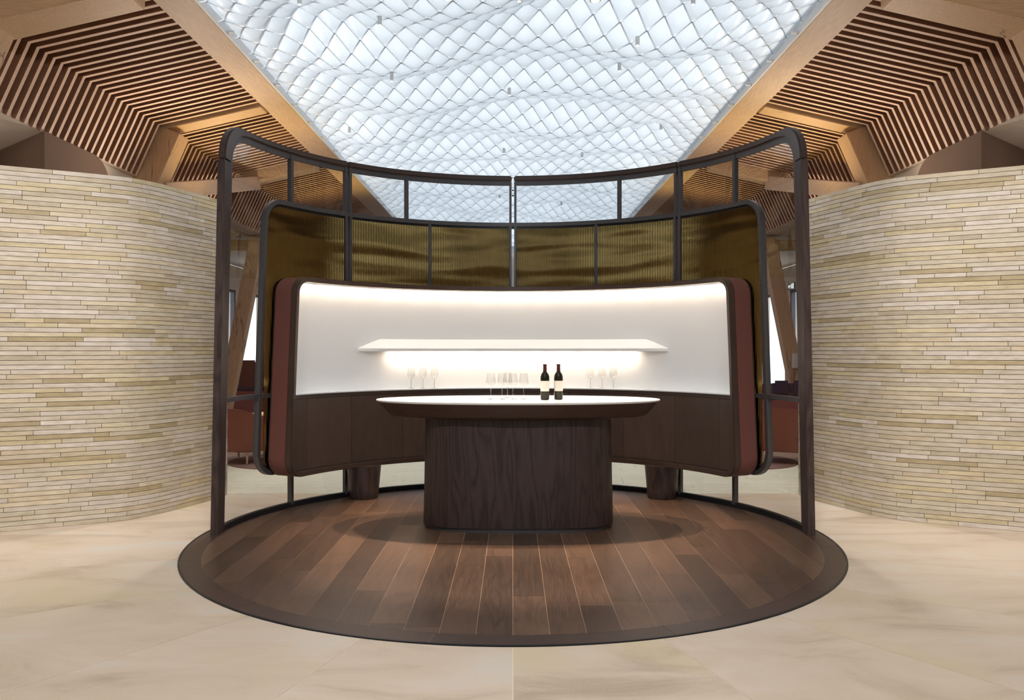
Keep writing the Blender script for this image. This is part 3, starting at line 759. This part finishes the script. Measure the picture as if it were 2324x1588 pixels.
# ================================================================= THE BACK BAR
BB = root('back_bar', (0, CY+2.2, 0), 'curved back bar with lit white niche, dark oak doors and red leather ends', 'bar cabinet')
r0, r1 = 2.13, 2.35
pb, pt = math.radians(70.3), math.radians(67.3)
RB = 2.13
B0, B1, br = 0.33, 2.165, 0.17
O = round_rect(RB*pb, RB*pt, B0, B1, br)
I1 = offset(O, 0.045, True); I2 = offset(O, 0.02, True)
mesh('front_band', *ribbon(O, I1, r0-0.012, r0+0.05, RB, True), M['dark_x'], BB, smooth=2, bevel=0.005)
O2 = offset(O, -0.001, True)
# leather wrap split at the corner seams
n = len(O); 
def sub(f): return [i for i in range(n) if f(O[i])]
def wrap(cond, nm, mat, ra, rb):
    idx = [i for i in range(n) if cond(O[i])]
    runs = []; 
    st = [i for i in idx if (i-1) % n not in idx]
    for s0 in st:
        run = [s0]; i = s0
        while (i+1) % n in idx: i = (i+1) % n; run.append(i)
        if len(run) > 1: mesh(nm, *ribbon([O[k_] for k_ in run], [I2[k_] for k_ in run], ra, rb, RB), M[mat], BB, smooth=2)
zl, zh = B0+br, B1-br
for sgn in (-1, 1):
    wrap(lambda p: sgn*p[0] > 0.5 and zl-1e-4 <= p[1] <= zh+1e-4, 'leather_end', 'leather_red', r0+0.052, r1)
    wrap(lambda p: sgn*p[0] > RB*1.06 and p[1] >= zh-1e-4, 'leather_corner', 'leather_red', r0+0.052, r1)
    wrap(lambda p: sgn*p[0] > RB*1.06 and p[1] <= zl+1e-4, 'leather_corner', 'leather_red', r0+0.052, r1)
wrap(lambda p: abs(p[0]) <= RB*1.09 and p[1] > 1.5, 'top_skin', 'dark_x', r0+0.052, r1)
wrap(lambda p: abs(p[0]) <= RB*1.09 and p[1] < 1, 'bottom_skin', 'dark_x', r0+0.052, r1)
mesh('rear_band', *ribbon(O, I1, r1, r1+0.012, RB, True), M['dark_x'], BB, smooth=2)
# white liner (curved back wall, sides, ceiling of niche)
W = offset(O, 0.022, True); W2 = offset(O, 0.034, True)
CT = 1.087
pm = pb-(pb-pt)*(CT-0.03-B0)/(B1-B0)-0.045/RB
wi = [i for i in range(n) if W[i][1] > CT-0.2]
st = [i for i in wi if (i-1) % n not in wi][0]; run = [st]; i = st
while (i+1) % n in wi: i = (i+1) % n; run.append(i)
mesh('niche_lining', *ribbon([W[q] for q in run], [W2[q] for q in run], r0+0.055, r1-0.012, RB), M['white'], BB, smooth=2)
# back wall as grid trimmed to the rounded outline
def trim(u, d):
    U = abs(u); z0, z1 = B0+d, B1-d; r_ = br-d*0.5
    e0, e1 = RB*pb-d, RB*pt-d
    if U > e1-r_: z1 = B1-d-r_+math.sqrt(max(0, r_*r_-(U-e1+r_)**2))
    if U > e0-r_: z0 = B0+d+r_-math.sqrt(max(0, r_*r_-(U-e0+r_)**2))
    return z0, z1
def sheet(name, ua, ub_, za, zb, rr_, mat, th=0.012, trimd=0.03, nu=None):
    nu = nu or max(2, int((ub_-ua)/0.05)); vs = []
    for i in range(nu+1):
        u = ua+(ub_-ua)*i/nu; z0, z1 = trim(u, trimd); z0 = max(z0, za); z1 = min(z1, zb)
        vs += [cyl(rr_, u/RB, z0), cyl(rr_+th, u/RB, z0), cyl(rr_+th, u/RB, z1), cyl(rr_, u/RB, z1)]
    fs = []
    for i in range(nu): fs += [(4*i+j, 4*i+(j+1) % 4, 4*i+4+(j+1) % 4, 4*i+4+j) for j in range(4)]
    fs += [(3, 2, 1, 0), (4*nu, 4*nu+1, 4*nu+2, 4*nu+3)]
    return mesh(name, vs, fs, M[mat], BB, smooth=2)
emax = RB*pt-0.033
sheet('niche_wall', -emax, emax, CT-0.05, 3, r1-0.045, 'white')
DR = 2.185
sheet('carcass', -RB*pm+0.0, RB*pm-0.0, 0, CT-0.045, DR+0.022, 'dark_x', 0.1)
mesh('counter', *arcbox(-pm, pm, CT-0.013, CT, DR-0.018, r1-0.03), M['white'], BB, bevel=0.003)
mesh('counter_edge', *arcbox(-pm, pm, CT-0.048, CT-0.014, DR-0.004, DR+0.03), M['dark_x'], BB)
# doors
seams = [phi_at(q, DR) for q in (0, 127, 251, 367, 468)]
for s in (-1, 1):
    for a, b in zip(seams, seams[1:]):
        q = sorted((s*a*RB, s*b*RB)); sheet('door', q[0]+0.0018, q[1]-0.0018, 0, CT-0.05, DR, 'door', 0.018, 0.047)
    q = sorted((s*seams[-1]*RB, s*(RB*pb-0.05))); sheet('end_filler', q[0]+0.0018, q[1]-0.0018, 0, CT-0.05, DR, 'door', 0.018, 0.047)
# floating shelf with sloping fascia
se = phi_at(342, 2.22); vs, fs = [], []; ns = 40
for i in range(ns+1):
    t = -1+2*i/ns; a = t*se; tp = min(1, (1-abs(t))*7); d = 0.015+0.105*tp**0.7
    rw = r1-0.046
    vs += [cyl(rw, a, H-0.012), cyl(rw-d, a, H-0.012), cyl(rw-d, a, H+0.016), cyl(rw, a, H+0.018+0.095*tp)]
for i in range(ns): fs += [(4*i+j, 4*i+(j+1) % 4, 4*i+4+(j+1) % 4, 4*i+4+j) for j in range(4)]
fs += [(3, 2, 1, 0), (4*ns, 4*ns+1, 4*ns+2, 4*ns+3)]
mesh('shelf', vs, fs, M['white'], BB, smooth=2)
# drum legs
for s in (-1, 1):
    c = (s*1.50, 8.27, 0)
    vs, fs = lathe([(0.135, 0.004), (0.143, 0.014), (0.150, 0.10), (0.172, 0.335)], 40, c); mesh('leg', vs, fs, M['dark_z'], BB, smooth=2)
# LED strips (under the top of the niche and under the shelf)
for i in range(15):
    a = (-1+2*(i+0.5)/15)*(pt-0.05); p = cyl(r1-0.085, a, B1-0.045)
    l = area(p, None, 0.30, 0.012, 0.5, (1.0, 0.80, 0.62)); l.rotation_euler = (0, 0, -a)
    l.rotation_euler = (math.radians(8), 0, -a)
for i in range(8):
    a = (-1+2*(i+0.5)/8)*(se-0.15); p = cyl(r1-0.11, a, H-0.016)
    l = area(p, None, 0.30, 0.015, 0.9, (1.0, 0.78, 0.58)); l.rotation_euler = (math.radians(12), 0, -a)

# ================================================================= THE TASTING TABLE
TX, TY, TZ = 0.045, 7.055, 1.07
TB = root('tasting_table', (TX, TY, 0), 'oval tasting table with white top on a dark oak drum base', 'table')
hx, hy = 1.216, 0.56
def oval(prof, seg=96, power=None): return lathe(prof, seg, (TX, TY, 0), power=power)
vs, fs = lathe([(0.985, TZ-0.018), (0.993, TZ-0.016), (1.0, TZ-0.006), (0.998, TZ)], 128, (TX, TY, 0), hx, hy, power=2.15); mesh('tabletop', vs, fs, M['white_top'], TB, smooth=2)
vs, fs = lathe([(0.80, TZ-0.143), (0.862, TZ-0.142), (0.893, TZ-0.134), (0.915, TZ-0.115), (0.982, TZ-0.022), (0.984, TZ-0.019)], 128, (TX, TY, 0), hx, hy, power=2.15); mesh('apron', vs, fs, M['dark_x'], TB, smooth=2)
vs, fs = lathe([(1.006, 0.04), (1.008, 0.05), (1.0, 0.30), (0.985, TZ-0.142)], 96, (TX, TY, 0), 0.80, 0.405, power=3.2); mesh('drum_base', vs, fs, M['dark_z'], TB, smooth=2)
vs, fs = lathe([(0.97, 0.004), (0.97, 0.041)], 96, (TX, TY, 0), 0.80, 0.405, power=3.2); mesh('plinth', vs, fs, M['steel'], TB, smooth=2, label='recessed metal plinth')

# ---- wine glasses
def make_glass(nm, label, group):
    g = root(nm, (0, 0, 0), label, 'wine glass', group)
    bowl_o = [(0.0045, 0.098), (0.012, 0.103), (0.028, 0.118), (0.0405, 0.140), (0.0405, 0.152), (0.036, 0.185), (0.0305, 0.222)]
    bowl_i = [(0.0298, 0.222), (0.0352, 0.185), (0.0395, 0.152), (0.0394, 0.141), (0.027, 0.120), (0.010, 0.107), (0.0008, 0.105)]
    vs, fs = lathe(bowl_o, 28, closed=False); mesh('bowl', vs, fs, M['crystal'], g, smooth=True)
    vs, fs = lathe([(0.0045, 0.0985), (0.0033, 0.085), (0.003, 0.05), (0.0035, 0.012), (0.006, 0.006)], 16); mesh('stem', vs, fs, M['crystal_stem'], g, smooth=True)
    vs, fs = lathe([(0.006, 0.0058), (0.015, 0.0035), (0.036, 0.0018), (0.037, 0.0010), (0.036, 0.0005)], 28); mesh('foot', vs, fs, M['crystal_stem'], g, smooth=True)
    return g
def copy_tree(o, loc, **kw):
    c = o.copy(); COL.objects.link(c); c.location = loc
    for ch in o.children:
        d = ch.copy(); COL.objects.link(d); d.parent = c
    for k_, v in kw.items(): c[k_] = v
    return c
def on(px, Y): return (px-CX)/F*Y
g0 = make_glass('wine_glass', 'empty wine glass at the left end of the row on the tasting table', 'wine glasses on the tasting table')
g0.location = (on(1114, 6.98), 6.98, TZ+0.0005)
for px, Y, lab in ((1139.5, 6.99, 'second wine glass from the left on the tasting table'), (1152, 7.18, 'middle wine glass, set behind the others on the tasting table'), (1164.2, 6.98, 'wine glass just right of the middle one on the tasting table'), (1188.5, 6.99, 'wine glass at the right end of the row, nearest the bottles')):
    copy_tree(g0, (on(px, Y), Y, TZ+0.0005), label=lab)
ordn = ('outer', 'middle', 'inner')
for side, pxs in (('left', (933, 960, 986)), ('right', (1392, 1366.5, 1340))):
    for q, px in zip(ordn, pxs):
        r_ = 2.255; a = phi_at(abs(px-CX), r_); a = math.copysign(a, px-CX); x, y_, _ = cyl(r_, a, 0)
        copy_tree(g0, (x, y_, CT+0.0005), label='%s of the three wine glasses on the %s of the white counter' % (q, side), group='wine glasses on the back counter')
# ---- bottles
def bottle(x, y_, rot, label):
    b = root('wine_bottle', (x, y_, TZ+0.0005), label, 'bottle', 'wine bottles on the tasting table')
    pr = [(0.030, 0.0), (0.0355, 0.003), (0.0375, 0.012), (0.0378, 0.18), (0.0368, 0.197), (0.033, 0.212), (0.025, 0.225), (0.0175, 0.234), (0.0150, 0.243), (0.0142, 0.27), (0.0135, 0.285), (0.0155, 0.287), (0.0155, 0.296), (0.0130, 0.299)]
    vs, fs = lathe(pr, 40, (x, y_, TZ)); mesh('glass_body', vs, fs, M['bottle'], b, smooth=2)
    vs, fs = lathe([(0.0157, 0.240), (0.0150, 0.27), (0.0143, 0.286), (0.0161, 0.2875), (0.0161, 0.2995), (0.014, 0.301)], 32, (x, y_, TZ)); mesh('capsule', vs, fs, M['capsule'], b, smooth=2, label='dark red foil capsule')
    vs = []; n_ = 24
    for i in range(n_+1):
        a = rot-1.35+2.7*i/n_
        vs += [(x+0.0382*math.sin(a), y_-0.0382*math.cos(a), TZ+0.073), (x+0.0382*math.sin(a), y_-0.0382*math.cos(a), TZ+0.160)]
    lb = mesh('paper_label', vs, [(2*i, 2*i+2, 2*i+3, 2*i+1) for i in range(n_)], M['label'], b, smooth=True, label='cream paper label with faint grey print')
    V, Fc = [], []
    def seg(a0, z0_, a1, z1_, t_=0.0006):
        pts = []
        for a, z in ((a0, z0_-t_), (a1, z1_-t_), (a1, z1_+t_), (a0, z0_+t_)):
            pts.append((x+0.0385*math.sin(rot+a), y_-0.0385*math.cos(rot+a), TZ+z))
        n = len(V); V.extend(pts); Fc.append((n, n+1, n+2, n+3))
    for c_ in (-0.38, 0.38):
        for i in range(10):
            t0, t1 = PI*i/10, PI*(i+1)/10
            seg(c_-0.26*math.cos(t0), 0.136+0.010*math.sin(t0), c_-0.26*math.cos(t1), 0.136+0.010*math.sin(t1))
    for i in range(6): seg(-0.17+0.06*i, 0.132+0.002*(i % 2), -0.13+0.06*i, 0.132+0.002*(i % 2), 0.0008)
    for z, wd in ((0.122, 0.7), (0.108, 0.5), (0.106, 0.5), (0.092, 0.18)):
        k_ = -wd
        while k_ < wd: seg(k_, z, k_+0.06, z, 0.0005); k_ += 0.08
    mesh('label_print', V, Fc, M['ink'], lb)
    return b
bottle(on(1236.6, 6.93), 6.93, -0.05, 'left of the two dark wine bottles with cream labels on the tasting table')
bottle(on(1267.4, 6.97), 6.97, 0.18, 'right of the two dark wine bottles, its label turned slightly right')

# ================================================================= PENDANT SPOTLIGHTS AND ADDED FILL LAMPS
PD = [(862, 57, 9), (889, 184, 6), (1156, 216, 7), (1406, 161, 7), (1447, 57, 10), (680, 10, 10), (1017, 3, 27), (1178, 3, 10), (1351, 2, 26), (1573, 10, 10), (793, 291, 5), (1500, 295, 5), (1144, 343, 4), (1321, 358, 5), (1017, 441, 4), (1134, 450, 5), (1274, 467, 4)]
names = ['cylinder downlight above the left of the arched screen, near the top', 'small downlight left of centre, halfway down the skylight', 'small downlight near the centre line, halfway down the skylight', 'small downlight right of centre, halfway down the skylight', 'cylinder downlight upper right of centre, long white body', 'downlight at the top of the skylight beside the left beam', 'large downlight cut by the top edge, left of centre', 'small downlight cut by the top edge at the centre', 'large downlight cut by the top edge, right of centre', 'downlight at the top of the skylight towards the right beam', 'tiny downlight low on the left of the skylight', 'tiny downlight low on the right of the skylight', 'tiny downlight just above the top rail at the centre', 'tiny downlight above the top rail, right of centre', 'faint tiny downlight seen through the upper glass left of the centre slit', 'faint tiny downlight beside the centre slit', 'faint tiny downlight seen through the upper glass right of the centre slit']
for (px, py, wd), lab in zip(PD, names):
    h_ = 3.55
    for _ in range(8):
        Y = F*h_/(794-py); X = (px-CX)/F*Y; top_z = Z0+macro(X, Y)-0.002; h_ = top_z-0.10-H
    zb = H+h_; rad = max(0.024, wd*Y/F/2)
    d = root('ceiling_spotlight', (X, Y, top_z), lab, 'ceiling light', 'downlights under the skylight')
    vs, fs = lathe([(rad*0.8, zb), (rad, zb), (rad, top_z)], 20, (X, Y, 0)); mesh('housing', vs, fs, M['lamp_body'], d, smooth=2)
    vs, fs = lathe([(rad*0.72, zb-0.004), (rad*0.72, zb+0.001)], 20, (X, Y, 0)); mesh('lens', vs, fs, M['glow'], d)
warm = (1.0, 0.83, 0.66)
spot((0.045, 7.4, H+3.3), (0.045, 7.0, 1.0), 620, (1.0, 0.76, 0.54), 50, 0.35, 0.05)
for x_ in (-0.62, 0.74): spot((x_, 7.75, H+3.35), (x_*0.9, 7.05, 1.07), 420, (1.0, 0.85, 0.68), 30, 0.6, 0.05)
cool = (1.0, 0.93, 0.86)
for s_ in (-1, 1):
    for y_ in (-0.5, 2.2, 4.6): spot((s_*1.6, y_, 4.90), (s_*4.9, 6.5+0.1*y_, 0.7), 290, cool, 58, 1.0, 0.10)  # added fill spots without fixtures, brightening the stone walls
    for y_ in (8.6, 11.0, 13.8): spot((s_*2.4, y_, 4.90), (s_*3.3, y_, 0), 190, cool, 115, 1.0, 0.10)  # added fill over the side bays, no fixtures modelled
spot((0, 1.5, 4.9), (0, 4.0, 0), 430, cool, 110, 1.0, 0.10)  # added overhead fill lifting the floor in front
for s in (-1, 1):
    spot((s*6.3, 8.3, 3.1), (s*6.3, 9.3, 4.2), 8, cool, 150, 1.0, 0.1)  # added fill hidden behind the wall top, lightening the bulkhead
# added bulkhead fill, then warm uplights washing the second bay of slats
for s in (-1, 1):
    spot((s*6.3, 7.9, 3.1), (s*6.3, 9.3, 4.2), 8, cool, 150, 1.0, 0.1)
    spot((s*4.15, 12.5, 3.1), (s*3.9, 12.35, 5.0), 75, (1.0, 0.70, 0.26), 120, 1.0, 0.05)
    spot((s*3.9, 17.0, 3.1), (s*3.6, 17.0, 5.0), 75, (1.0, 0.70, 0.26), 110, 1.0, 0.05)

for s in (-1, 1):
    spot((s*4.4, 11.3, 3.05), (s*4.2, 9.6, 5.0), 95, (1.0, 0.86, 0.72), 130, 1.0, 0.08)  # added uplight, out of sight, brightening the slat undersides
    spot((s*4.6, 14.2, 3.05), (s*4.3, 13.6, 5.0), 60, (1.0, 0.84, 0.68), 130, 1.0, 0.08)  # further added uplight for the next bay of slats
    spot((s*1.0, 3.0, 4.7), (s*4.6, 7.7, 4.85), 150, (1.0, 0.88, 0.76), 30, 1.0, 0.08)  # added spot to light the front of the nearest cross beam

# ================================================================= LOUNGE BEHIND
def armchair(x, y_, rot, label):
    a = root('armchair', (x, y_, 0), label, 'armchair')
    # wrap-around shell: U-shaped plan, front lower than back
    n_ = 24; outer, vs, fs = [], [], []
    for i in range(n_+1):
        t = PI*(-0.15+1.30*i/n_); w_ = 0.39; d_ = 0.37
        ux, uy = math.cos(t), math.sin(t)
        e = 0.6; px = math.copysign(abs(ux)**e, ux)*w_; py = math.copysign(abs(uy)**e, uy)*d_
        top = 0.60+0.13*max(0, uy)
        for (k_, z) in ((1.0, 0.165), (1.06, top), (0.93, top), (0.88, 0.165)): vs.append((px*k_, py*k_, z))
    for i in range(n_): fs += [(4*i+j, 4*i+(j+1) % 4, 4*i+4+(j+1) % 4, 4*i+4+j) for j in range(4)]
    fs += [(3, 2, 1, 0), (4*n_, 4*n_+1, 4*n_+2, 4*n_+3)]
    def T(V):
        c_, s_ = math.cos(rot), math.sin(rot); return [(x+c_*p[0]-s_*p[1], y_+s_*p[0]+c_*p[1], p[2]) for p in V]
    mesh('shell', T(vs), fs, M['leather_brown'], a, smooth=2, bevel=0.012)
    v, f = box_v(-0.33, 0.33, -0.36, 0.30, 0.17, 0.43); mesh('seat_cushion', T(v), f, M['leather_brown'], a, bevel=0.04, smooth=2)
    for sx in (-1, 1):
        for sy in (-1, 1):
            v, f = lathe([(0.012, 0.0095), (0.018, 0.17)], 12, (sx*0.28, sy*0.27, 0)); mesh('leg', T(v), f, M['oak_z'], a, label='pale wooden leg')
    return a
armchair(-3.62, 11.0, math.radians(160), 'brown leather armchair with pale legs behind the left glass edge')
armchair(3.68, 10.95, math.radians(150), 'brown leather armchair with curved arms behind the right glass edge')
for s, nm in ((-1, 'left'), (1, 'right')):
    vs, fs = lathe([(0.85, 0.0), (0.85, 0.008)], 48, (s*2.95, 11.05, 0.0005)); tag(mesh('round_rug', vs, fs, M['rug']), 'round brown rug under the %s armchair' % nm, 'rug')
# side table behind left chair
t = root('side_table', (-3.42, 11.75, 0), 'small round side table with wooden top behind the left armchair', 'side table')
vs, fs = lathe([(0.30, 0.56), (0.31, 0.575), (0.30, 0.59)], 32, (-3.42, 11.75, 0)); mesh('table_top', vs, fs, M['oak_x'], t)
vs, fs = lathe([(0.05, 0.013), (0.05, 0.03), (0.028, 0.04), (0.028, 0.56)], 20, (-3.42, 11.75, 0)); mesh('pedestal', vs, fs, M['steel'], t, smooth=2)
# high-backed bench on the left, window side
def bench(x, y_, label, backs, mat, bh, wd=0.95, seat=0.56):
    b = root('bench', (x, y_, 0), label, 'sofa')
    box('seat_base', x-wd, x+wd, y_-0.4, y_+0.4, 0.0, seat, M[mat], b, bevel=0.02)
    for i in range(backs):
        w_ = 2*wd/backs; box('back_panel', x-wd+i*w_+0.012, x-wd+(i+1)*w_-0.012, y_+0.22, y_+0.42, seat+0.002, bh, M['leather_brown'], b, bevel=0.04, smooth=2)
    for i in range(2): box('seat_cushion', x-wd+i*wd+0.01, x-wd+(i+1)*wd-0.01, y_-0.38, y_+0.20, seat+0.002, seat+0.075, M['navy'], b, bevel=0.02, smooth=2, label='navy blue cushion')
    return b
bench(-6.2, 18.9, 'high-backed leather bench with navy seat pads by the left window', 5, 'fabric_pink', 1.25, 1.0)
b = bench(5.75, 16.6, 'low leather sofa with navy cushions by the right window', 2, 'fabric_pink', 0.80, 0.75, 0.50)
for i, xx in enumerate((5.35, 5.72)):
    o = box('scatter_cushion', xx-0.17, xx+0.17, 16.26, 16.44, 0.58, 0.88, M['navy'], None, bevel=0.05, smooth=2)
    tag(o, ('left' if i == 0 else 'right')+' navy scatter cushion on the sofa by the right window', 'cushion', 'navy scatter cushions')
# exit sign on the right lounge wall
sg = root('exit_sign', (8.18, 24.1, 3.35), 'small green and white running man exit sign on the right lounge wall', 'sign')
box('sign_panel', 8.165, 8.199, 23.83, 24.37, 3.265, 3.455, M['green'], sg)
V = []
def sq(y0, y1, z0, z1): return box_v(8.160, 8.166, y0, y1, z0, z1)
arrow = [((8.160, a, b_)) for a, b_ in ((24.33, 3.36), (24.25, 3.43), (24.25, 3.38), (24.17, 3.38), (24.17, 3.34), (24.25, 3.34), (24.25, 3.29))]
mesh('arrow', arrow+[(8.166, a[1], a[2]) for a in arrow], [tuple(range(7)), tuple(range(7, 14))]+[(i, (i+1) % 7, 7+(i+1) % 7, 7+i) for i in range(7)], M['sign_white'], sg)
man = [sq(24.06, 24.10, 3.41, 3.44), sq(24.04, 24.10, 3.35, 3.41), sq(24.10, 24.14, 3.37, 3.39), sq(24.00, 24.04, 3.38, 3.40), sq(24.08, 24.11, 3.28, 3.35), sq(24.02, 24.06, 3.30, 3.35)]
mesh('running_figure', *join(man), M['sign_white'], sg); mesh('doorway', *sq(23.87, 23.97, 3.28, 3.44), M['sign_white'], sg)
# wall box on the right slanted column
box('switch_box', 5.99, 6.11, 17.53, 17.605, 1.10, 1.42, M['white_trim'], t_right_column, bevel=0.01, label='white switch box')
